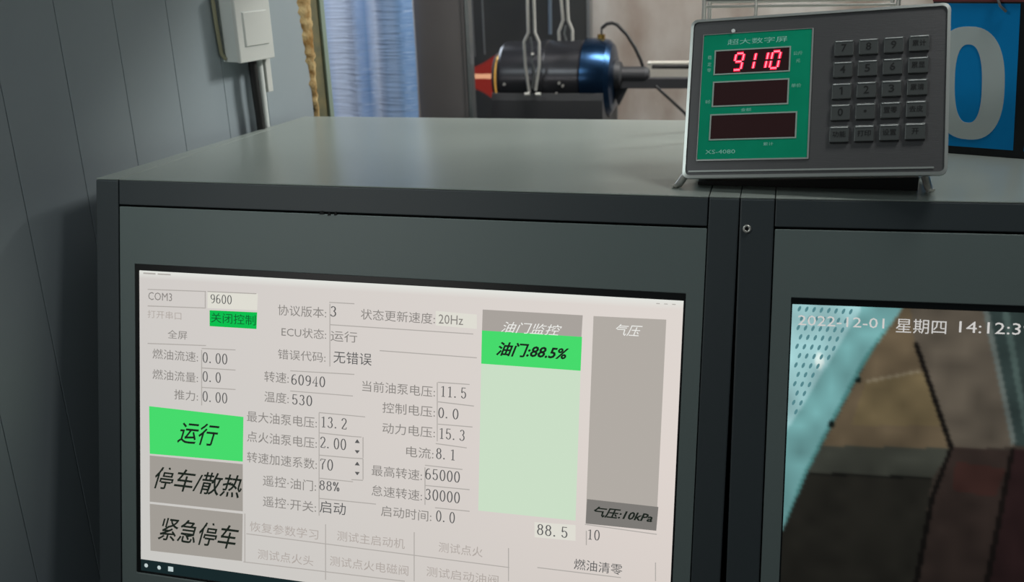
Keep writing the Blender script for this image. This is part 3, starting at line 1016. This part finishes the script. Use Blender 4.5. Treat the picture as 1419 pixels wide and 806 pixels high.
b.build('plate_holes', M_DOT, scr2)['kind'] = 'stuff'
for s_, x0, x1, y, h, c, sty in CAM_TEXT:
    b = MB(F2); b.flat = True
    put_text(b, s_, x0, x1, -y, h, -0.0021)
    b.build('caption', MATS[KEYS.index('osd')], scr2)

# ------------------------------------------------------------------ weighing indicator
FS = frame((0.6878, 0.0226, 0.0125), (0.9943, -0.0883, 0.0600), (-0.0113, 0.4758, 0.8795))
SW, SH = 0.2511, 0.1713
si = thing('weighing_indicator', 'stainless steel weighing indicator with a red digit display and keypad across the console seam', 'indicator', (0.81, 0.05, Z0))
def rrect(x0, y0, x1, y1, r, n=5):
    P = []
    for cx, cy, a0 in ((x1-r, y0+r, -90), (x1-r, y1-r, 0), (x0+r, y1-r, 90), (x0+r, y0+r, 180)):
        for k in range(n + 1):
            a = math.radians(a0 + 90*k/n); P.append((cx + r*math.cos(a), cy + r*math.sin(a)))
    return P
O_ = rrect(0, 0, SW, SH, 0.007); I_ = rrect(0.003, 0.003, SW-0.003, SH-0.003, 0.005)
MB(FS).loft([(x, y, -0.004) for x, y in O_], [(0.004 + x*0.968, 0.026 + y*0.80, -0.062) for x, y in O_]).build('housing', M_STAINL, si, bevel=0.001)
b = MB(FS); n = len(O_)
b.add([(x, y, -0.004) for x, y in O_] + [(x, y, 0.0) for x, y in O_] + [(x, y, 0.0006) for x, y in I_] + [(x, y, -0.0015) for x, y in I_],
      [(q*n+k, q*n+(k+1) % n, (q+1)*n+(k+1) % n, (q+1)*n+k) for q in range(3) for k in range(n)], 0, False)
b.build('rim', M_STAINL, si)
fp = MB(FS).prism(I_, -0.003, -0.0012).build('face_plate', M_STAIN, si)
# lower lip line
MB(FS).box((0.006, 0.0065, -0.0012), (SW-0.012, 0.0082, -0.0002)).build('lower_lip', M_STAINL, si)
dp = MB(FS).prism(rrect(0.0142, 0.0195, 0.1232, 0.1535, 0.003), -0.0012, -0.0004).build('display_panel', M_GREEN, si)
MB(FS).ring((0.0136, 0.0180, 0.1245, 0.1541), (0.0142, 0.0196, 0.1230, 0.1536), -0.0012, 0.0002).build('panel_border', M_STAINL, si)
WINS = [(0.0277, 0.1108, 0.1016, 0.1350), (0.0277, 0.0765, 0.1014, 0.1010), (0.0267, 0.0410, 0.1105, 0.0660)]
for x0, y0, x1, y1 in WINS:
    wd_ = MB(FS).box((x0, y0, -0.0006), (x1, y1, -0.0001)).build('display_window', M_WIN, si)
    MB(FS).ring((x0-0.0014, y0-0.0014, x1+0.0014, y1+0.0014), (x0, y0, x1, y1), -0.0006, 0.0001).build('window_outline', M_WINFRAME, si)
def seg_digit(on, x, y, w_, h_, name, zz):
    sl = 0.16; t = w_*0.21; half = h_/2
    S_ = {'a': (0.14, 1, 0.86, 1), 'g': (0.14, 0.5, 0.86, 0.5), 'd': (0.14, 0, 0.86, 0), 'f': (0, 0.56, 0, 0.95), 'b': (1, 0.56, 1, 0.95), 'e': (0, 0.05, 0, 0.44), 'c': (1, 0.05, 1, 0.44)}
    mb = MB(FS)
    for q, (a0, b0, a1, b1) in S_.items():
        if q not in on: continue
        for tt, mi, dz in ((t, 0, 0), (t*0.35, 1, 0.0001)):
            def P(a, bb): return (x + a*w_ + bb*h_*sl, y + bb*h_)
            p0, p1 = P(a0, b0), P(a1, b1)
            if b0 == b1: pts = [(p0[0]-tt*0.3, p0[1]-tt), (p1[0]+tt*0.3, p1[1]-tt), (p1[0]+tt*0.3, p1[1]+tt), (p0[0]-tt*0.3, p0[1]+tt)]
            else: pts = [(p0[0]-tt, p0[1]), (p0[0]+tt, p0[1]), (p1[0]+tt, p1[1]), (p1[0]-tt, p1[1])]
            mb.prism(pts, zz, zz + 0.0002 + dz, mi)
    return mb.build(name, [M_LED, M_LEDC], si)
DX = 0.0122; x0 = 0.0452
for k, on in enumerate(('abcdfg', 'bc', 'bc', 'abcdef')):
    seg_digit(on, x0 + k*DX + 0.0008, 0.1139, 0.0078, 0.0176, 'lit_digit', -0.0001)
def T_(s_, x0, x1, y, h):
    b = MB(FS); b.flat = True; put_text(b, s_, x0, x1, y, h, -0.00025); b.build('lettering', M_PRINT, dp)
T_('超大数字屏', 0.039, 0.099, 0.1445, 0.0062); T_('XS-4080', 0.0225, 0.0525, 0.0275, 0.0042)
T_('稳', 0.0195, 0.0235, 0.1290, 0.0042); T_('定', 0.0195, 0.0235, 0.1215, 0.0042); T_('零', 0.0195, 0.0235, 0.1150, 0.0040)
T_('单价', 0.0195, 0.0248, 0.0810, 0.0042); T_('公斤', 0.1055, 0.1145, 0.1285, 0.0040); T_('元', 0.1085, 0.1125, 0.1205, 0.0036)
T_('单价', 0.1050, 0.1145, 0.0945, 0.0040); T_('金额', 0.0560, 0.0665, 0.0711, 0.0034); T_('累计', 0.0800, 0.0900, 0.0345, 0.0034)
b = MB(FS); b.tube([(0.0445, 0.1560, -0.001), (0.0445, 0.1560, 0.0016)], 0.0020, 12); b.build('indicator_lamp', M_KEYEDGE, si)
LEG = [['7', '8', '9', '累计'], ['4', '5', '6', '累显'], ['1', '2', '3', '累清'], ['0', '·', '置零', '去皮'], ['功能', '打印', '设置', '开']]
ROWY = [0.1387, 0.1165, 0.0943, 0.0725, 0.0502]
for r_ in range(5):
    for c_ in range(4):
        x1 = 0.1452 + c_*0.02305 - 0.0004*r_; y1 = ROWY[r_] + 0.0003*c_
        kk = MB(FS).box((x1, y1-0.0165, -0.0012), (x1 + 0.0180, y1 - 0.0004, 0.0024))
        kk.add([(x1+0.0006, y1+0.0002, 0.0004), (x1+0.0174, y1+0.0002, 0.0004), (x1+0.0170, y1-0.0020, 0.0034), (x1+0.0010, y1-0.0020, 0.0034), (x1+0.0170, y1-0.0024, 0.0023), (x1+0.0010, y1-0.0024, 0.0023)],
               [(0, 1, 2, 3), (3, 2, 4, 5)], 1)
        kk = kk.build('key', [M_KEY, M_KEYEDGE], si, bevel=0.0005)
        b = MB(FS); t_ = LEG[r_][c_]
        cx, cy = x1 + 0.009, y1 - 0.0085
        if t_ == '·': b.poly([(cx + 0.0014*math.cos(a*math.pi/6), cy + 0.0014*math.sin(a*math.pi/6)) for a in range(12)], 0.0027)
        elif t_ == '1':
            b.poly([(cx - 0.0004, cy - 0.0039), (cx + 0.0010, cy - 0.0039), (cx + 0.0010, cy + 0.0039), (cx - 0.0004, cy + 0.0039), (cx - 0.0022, cy + 0.0026), (cx - 0.0019, cy + 0.0016), (cx - 0.0004, cy + 0.0024)], 0.0027)
        else:
            wd_ = 0.0050 if len(t_) == 1 and t_.isdigit() else 0.0062*len(t_)
            put_text(b, t_, cx - wd_/2, cx + wd_/2, cy, 0.0078 if t_.isdigit() else 0.0062, 0.0027, 0, False, 0.012)
        b.build('key_legend', M_LEGEND, kk)
MB().loft([(0.702, 0.046, 0.0005), (0.702, 0.095, 0.0005), (0.702, 0.095, 0.003), (0.702, 0.046, 0.004)],
          [(0.918, 0.046, 0.0005), (0.918, 0.095, 0.0005), (0.918, 0.095, 0.012), (0.918, 0.046, 0.014)]).build('shade_wedge', M_RUBBER, si)  # dark wedge added for the shade under the indicator
# tilt bracket and its two feet on the console top
def foot(x, y, dx):
    b = MB(); b.tube([(x, y, 0.0022), (x + dx*0.4, y + 0.004, 0.004), (x + dx, y + 0.012, 0.012), (x + dx*1.3, y + 0.03, 0.02)], [0.0022, 0.0040, 0.0042, 0.0032], 10)
    b.tube([(x-0.003, y-0.001, 0.0016), (x+0.004, y+0.006, 0.0018)], 0.0016, 8)
    b.build('foot', M_STEEL, si)
foot(0.6800, 0.0310, 0.010)
foot(0.9290, 0.0405, -0.004)
b = MB(); b.tube([(0.6905, 0.043, 0.012), (0.694, 0.075, 0.016), (0.699, 0.11, 0.003)], 0.002, 8); b.tube([(0.925, 0.052, 0.014), (0.926, 0.08, 0.02), (0.927, 0.11, 0.003)], 0.002, 8)
b.tube([(0.699, 0.11, 0.003), (0.927, 0.11, 0.003)], 0.002, 8)
b.build('tilt_bracket', M_STEELD, si)

# ------------------------------------------------------------------ wire rack behind the indicator
rk = thing('wire_rack', 'small bright wire rack standing behind the stainless weighing indicator', 'rack', (0.80, 0.30, Z0))
for z_ in (0.164, 0.172, 0.20, 0.23):
    for y_ in (0.28, 0.36):
        MB().tube([(0.683, y_, z_), (0.905, y_, z_ - 0.001)], 0.0016, 8).build('cross_wire', M_STEEL if z_ != 0.172 else M_STEELD, rk)
for x_, y_ in ((0.684, 0.28), (0.905, 0.28), (0.684, 0.36), (0.905, 0.36), (0.745, 0.28)):
    MB().tube([(x_, y_, 0.0005), (x_, y_, 0.25)], 0.0027 if x_ != 0.745 else 0.002, 10).build('upright', M_STEEL, rk)

# ------------------------------------------------------------------ blue number board
FB = frame((0.9717, 0.2303, 0), (0.9475, -0.3199, 0), (0, 0, 1))
nb = thing('number_board', 'black framed board with blue cards and a large white 0, right of the indicator', 'sign', FB @ Vector((0.07, 0, 0)))
MB(FB).box((-0.036, 0, -0.05), (0.25, 0.205, -0.002)).build('board_case', M_BOARD, nb, bevel=0.001)
for a, b_ in ((-0.034, 0.0635), (0.0742, 0.170)):
    cdp = MB(FB).add([(a, 0.0090, -0.002), (b_, 0.0090, -0.002), (b_ - 0.011, 0.166, -0.002), (a, 0.166, -0.002),
                      (a, 0.0090, -0.0008), (b_, 0.0090, -0.0008), (b_ - 0.011, 0.166, -0.0008), (a, 0.166, -0.0008)],
                     [(0,3,2,1),(4,5,6,7),(0,1,5,4),(1,2,6,5),(2,3,7,6),(3,0,4,7)]).build('blue_card', M_SIGNBLUE, nb)
    if a < 0:
        b = MB(FB); n = 56; vs = []; fs = []
        def sup(cx, cy, rx, ry, a_, sk):
            c_, s_ = math.cos(a_), math.sin(a_); e = 0.80
            x = cx + rx*math.copysign(abs(c_)**e, c_); y = cy + ry*math.copysign(abs(s_)**e, s_); return (x + sk*(y-cy), y)
        for k in range(n):
            a_ = 2*math.pi*k/n
            p = sup(0.0100, 0.0797, 0.0370, 0.0620, a_, -0.09); q = sup(0.0098, 0.0795, 0.0142, 0.0430, a_, -0.09)
            vs += [(p[0], p[1], -0.0009), (p[0], p[1], -0.0002), (q[0], q[1], -0.0002), (q[0], q[1], -0.0009)]
        for k in range(n):
            j = (k+1) % n
            for q in range(3): fs.append((k*4+q, j*4+q, j*4+q+1, k*4+q+1))
        b.add(vs, fs, 0); b.build('digit', M_SIGNWHITE, cdp)
MB(FB).box((-0.036, 0.168, -0.002), (0.25, 0.205, 0.001)).build('top_strip', M_RED, nb)['label'] = 'dull red strip along the upper edge'
MB(FB).tube([(0.028, 0.176, 0.002), (0.034, 0.164, 0.006), (0.040, 0.158, 0.003)], 0.0014, 8).build('wire_clip', M_STEELD, nb)

# ------------------------------------------------------------------ switch box and cables on the left wall
FP = FWL
sb = thing('light_switch', 'white rocker switch on a grey surface box, high on the left wall', 'switch', FP @ Vector((0.317, 0.14, 0)))
MB(FP).box((0.2845, 0.1000, 0.0003), (0.3525, 0.1990, 0.0275)).build('back_box', M_BOXSIDE, sb, bevel=0.0012)
MB(FP).box((0.2835, 0.0990, 0.0275), (0.3535, 0.2000, 0.0345)).build('cover_plate', M_PLATE, sb, bevel=0.0015)
MB(FP).ring((0.2945, 0.1190, 0.3450, 0.1680), (0.2955, 0.1200, 0.3440, 0.1670), 0.0343, 0.0346).build('rocker_gap', M_BOXSIDE, sb)
MB(FP).taper((0.2955, 0.1200, 0.0343), (0.3440, 0.1670, 0.0368), 0.0012).build('rocker', M_PLATE, sb)
tag(MB(FP).tube([(0.3215, 0.1000, 0.019), (0.3210, 0.06, 0.020), (0.3225, 0.02, 0.020), (0.3235, -0.05, 0.0195), (0.3235, -0.3, 0.0195)], 0.0062, 12).build('conduit', M_RUBBER),
    'black conduit running down from the light switch behind the console', 'pipe')
tag(MB(FP).tube([(0.3400, 0.0985, 0.014), (0.3400, 0.02, 0.014), (0.3400, -0.3, 0.014)], 0.0058, 12).build('conduit', M_BOXSIDE),
    'grey conduit between the black conduit and the short white duct', 'pipe')
tag(MB(FP).box((0.3450, 0.0500, 0.0005), (0.3560, 0.0985, 0.022)).build('cable_duct', M_PLATE, bevel=0.001),
    'short white cable duct hanging under the right corner of the light switch', 'duct')
b = MB(FP); b.tube([(0.2745, 0.30, 0.004), (0.2750, 0.2, 0.0042), (0.2765, 0.15, 0.004), (0.2790, 0.112, 0.004), (0.2840, 0.104, 0.006)], 0.0028, 8)
tag(b.build('cable', M_BEIGE), 'beige cable running down the left side of the light switch', 'cable')

# ------------------------------------------------------------------ blue film curtain in the doorway
b = MB(); nx_, nz_ = 90, 60; vs = []; fs = []
r = random.Random(8)
def fold(x): return 0.008*math.sin(x*75 + 0.6) + 0.003*math.sin(x*131 + 1.2)
for side in (0,):
    for j in range(nz_ + 1):
        for i in range(nx_ + 1):
            x = -0.20 + 0.289*i/nx_; z_ = -Z0 + 0.02 + (1.5 + Z0)*j/nz_
            vs.append((x + 0.002*math.sin(z_*9), 0.85 + fold(x) + 0.003*math.sin(z_*14 + x*20) + side, z_))
N_ = (nx_+1)*(nz_+1)
for q in (0,):
    for j in range(nz_):
        for i in range(nx_): fs.append((q+j*(nx_+1)+i, q+j*(nx_+1)+i+1, q+(j+1)*(nx_+1)+i+1, q+(j+1)*(nx_+1)+i))
b.add(vs, fs, 0, True)
tag(b.build('plastic_curtain', M_SHEET), 'pale blue rippled plastic sheet hanging between the left wall and dark panel', 'curtain')

# ------------------------------------------------------------------ dark plate, rods behind the engine
bp_ = thing('backing_plate', 'dark steel backing plate standing behind the hanging turbine engine', 'panel', (0.2, 1.31, 0))
MB().box((0.02, 1.30, -Z0), (0.345, 1.325, 0.9)).build('plate', M_BACK, bp_)
MB().box((0.338, 1.292, -Z0), (0.346, 1.327, 0.9)).build('edge_strip', M_STEELD, bp_, bevel=0.001)
for (xa, xb, za, m_, rr) in ((0.093, 0.087, -Z0, M_STEEL, 0.0026), (0.100, 0.102, 0.0, M_STEELD, 0.0016), (0.124, 0.125, 0.005, M_STEELD, 0.0018)):
    tag(MB().tube([(xa, 1.2, 0.9), ((xa+xb)/2, 1.2, 0.0 if za < 0 else 0.06), (xb, 1.2, za)], rr, 8).build('hanging_rod', m_),
        {0.093: 'long thin steel rod left of the glowing exhaust cone', 0.100: 'short thin rod, middle of the three left of the engine', 0.124: 'short thin rod hanging just above the glowing exhaust cone'}[xa], 'rod')
tag(MB().tube([(0.290, 1.145, 0.9), (0.290, 1.145, 0.16), (0.2885, 1.145, 0.052)], 0.0040, 10).build('support_rod', mat('blue_grey_rod', rgb(130, 145, 160), 0.3, metal=0.7)),
    'blue-grey support rod between the two wire hangers, behind the engine', 'rod')

# ------------------------------------------------------------------ turbine engine on its stand
EY, EZ = 1.05, -0.026
en = thing('turbine_engine', 'black turbine engine with a glowing red exhaust cone and blued steel intake', 'engine', (0.3, EY, Z0 - 0.1))
MB().lathe((EY, EZ), [(0.206, 0.0), (0.209, 0.058), (0.214, 0.070), (0.220, 0.074), (0.300, 0.0745), (0.301, 0.0765), (0.309, 0.0765), (0.310, 0.0745), (0.380, 0.0745), (0.384, 0.072)], 56).build('engine_body', M_BLACKBODY, en)
MB().lathe((EY, EZ), [(0.131, 0.0130), (0.131, 0.0165), (0.165, 0.030), (0.197, 0.049), (0.197, 0.044), (0.165, 0.026), (0.134, 0.0130)], 40).build('exhaust_cone', M_PLUME, en)
MB().lathe((EY, EZ + 0.003), [(0.132, 0.003), (0.145, 0.0052), (0.165, 0.0048), (0.185, 0.0056), (0.196, 0.0045)], 20).build('glow_streak', M_STREAK, en)
MB().lathe((EY, EZ), [(0.196, 0.047), (0.198, 0.050), (0.202, 0.050), (0.202, 0.03)], 40).build('rear_flange', M_DARK, en)
MB().lathe((EY, EZ), [(0.2020, 0.044), (0.2030, 0.050), (0.2075, 0.050), (0.2085, 0.044)], 40).build('nozzle_ring', M_GLINTRING, en)
MB().lathe((EY, EZ), [(0.384, 0.072), (0.385, 0.0785), (0.415, 0.0790), (0.432, 0.0750), (0.441, 0.066), (0.445, 0.050), (0.445, 0.02)], 56).build('intake_cowl', M_BLUESTEEL, en)
MB().lathe((EY, EZ + 0.006), [(0.440, 0.030), (0.456, 0.026), (0.460, 0.016), (0.505, 0.016), (0.513, 0.012), (0.514, 0.004)], 28).build('starter_motor', M_DARK, en)
MB().tube([(0.512, EY-0.012, 0.004), (0.517, EY-0.012, 0.004)], 0.004, 12).build('starter_bolt', M_STEEL, en)
for (x_, a_) in ((0.232, 182), (0.245, 205), (0.345, 180), (0.352, 184), (0.338, 196)):
    a = math.radians(a_); yy, zz = EY + 0.075*math.cos(a), EZ + 0.075*math.sin(a)
    MB().tube([(x_, yy, zz), (x_, EY + 0.0795*math.cos(a), EZ + 0.0795*math.sin(a))], 0.0026, 10).build('bolt', M_STEEL, en)
MB().tube([(0.416, EY, 0.045), (0.416, EY, 0.060)], 0.008, 14).build('fuel_fitting', M_BRASS, en)
MB().tube([(0.4165, EY, 0.058), (0.4165, EY, 0.074)], 0.0022, 8).build('fuel_pipe', M_DARK, en)
tag(MB().tube([(0.418, 1.05, 0.0725), (0.427, 1.05, 0.0795), (0.438, 1.05, 0.0815), (0.448, 1.05, 0.078), (0.467, 1.05, 0.059), (0.484, 1.05, 0.033), (0.496, 1.05, 0.008), (0.500, 1.05, -0.004)], 0.0034, 10).build('cable', M_RUBBER),
    'black cable arching from the blued intake down to the starter', 'cable')
tag(MB().tube([(0.528, 1.032, -0.040), (0.557, 1.032, -0.066), (0.586, 1.03, -0.092), (0.64, 1.03, -0.16), (0.66, 1.02, -0.4), (0.66, 1.0, -Z0+0.005)], 0.0030, 8).build('cable', M_RUBBER),
    'thin black cable sloping down right under the support bar', 'cable')
st = thing('engine_stand', 'black steel test stand whose cradle and bar carry the turbine engine', 'stand', (0.31, EY, 0))
def arc_cradle():
    b = MB(); P = [(EY-0.080, -0.060), (EY-0.0765, -0.047)] 
    for k in range(0, 13):
        a = math.radians(195 + 150*k/12); P.append((EY + 0.078*math.cos(a), EZ + 0.078*math.sin(a)))
    P += [(EY+0.073, -0.045), (EY+0.10, -0.055), (EY+0.10, -0.16), (EY-0.080, -0.16)]
    b.loft([(0.205, y, z_) for y, z_ in P], [(0.432, y, z_) for y, z_ in P]); return b
arc_cradle().build('cradle', M_DARK, st)
MB().box((0.17, EY-0.13, -0.19), (0.47, EY+0.13, -0.16)).build('base_plate', M_DARK, st, bevel=0.002)
MB().box((0.441, EY-0.012, -0.046), (0.98, EY+0.012, -0.026)).build('support_bar', M_DARK, st, bevel=0.001)
MB().box((0.94, EY-0.02, -Z0), (0.98, EY+0.02, -0.046)).build('post', M_DARK, st)
MB().loft([(0.436, EY-0.006, -0.046), (0.470, EY-0.006, -0.046), (0.452, EY-0.006, -0.082)], [(0.436, EY+0.006, -0.046), (0.470, EY+0.006, -0.046), (0.452, EY+0.006, -0.082)]).build('gusset', M_DARK, st)
for x_ in (0.19, 0.42):
    for y_ in (EY-0.11, EY+0.08):
        MB().box((x_, y_, -Z0), (x_+0.03, y_+0.03, -0.19)).build('leg', M_DARK, st)
tag(MB().tube([(0.514, EY+0.03, -0.008), (0.98, EY+0.03, -0.010)], 0.0045, 10).build('thin_rod', M_RUBBER), 'thin dark rod running right from the starter above the support bar', 'rod')
tag(MB().box((0.50, EY+0.06, -0.040), (1.0, EY+0.09, -0.004)).build('pale_rail', mat('pale_rail_paint', rgb(205, 200, 188), 0.5)), 'pale horizontal rail behind the thin rod and support bar', 'rail')

# ------------------------------------------------------------------ wire hangers
def hanger(label, A, B, inner, loc):
    t = thing('wire_hanger', label, 'hanger', (loc[0], loc[1], Z0 + loc[2]), 'bright wire hangers over the engine')
    for P in (A, B): MB().tube([(P[0][0], P[0][1], 0.9)] + P, 0.0030, 10).build('wire', M_STEEL, t)
    MB().tube(inner, 0.0020, 8).build('link', M_STEELD, t)
    return t
h1 = hanger('longer bright wire hanger reaching down across the engine body',
    [(0.293, 0.95, 0.188), (0.291, 0.95, 0.135), (0.291, 0.95, 0.074), (0.282, 0.95, 0.057), (0.283, 0.95, 0.012), (0.289, 0.95, -0.041)],
    [(0.304, 0.95, 0.188), (0.304, 0.95, 0.135), (0.304, 0.95, 0.074), (0.312, 0.95, 0.056), (0.311, 0.95, 0.012), (0.302, 0.95, -0.037)],
    [(0.295, 0.95, 0.066), (0.298, 0.95, 0.045), (0.296, 0.95, 0.02), (0.301, 0.95, 0.0), (0.295, 0.952, -0.034)], (0.297, 0.95, -0.04))
MB().tube([(0.296, 0.949, 0.033), (0.3015, 0.949, 0.033)], 0.0026, 10).build('pin', M_STEEL, h1)
for x_ in (0.281, 0.303):
    MB().tube([(x_, 0.947, -0.044), (x_ + 0.010, 0.947, -0.044)], 0.0036, 6).build('nut', M_STEEL, h1)
h2 = hanger('shorter bright wire hanger ending just above the engine body',
    [(0.353, 0.97, 0.186), (0.353, 0.97, 0.133), (0.356, 0.97, 0.095), (0.347, 0.97, 0.073), (0.3475, 0.97, 0.056)],
    [(0.364, 0.97, 0.185), (0.365, 0.97, 0.132), (0.366, 0.97, 0.095), (0.374, 0.97, 0.076), (0.374, 0.97, 0.056)],
    [(0.361, 0.97, 0.085), (0.358, 0.97, 0.070), (0.362, 0.97, 0.056)], (0.36, 0.97, 0.05))
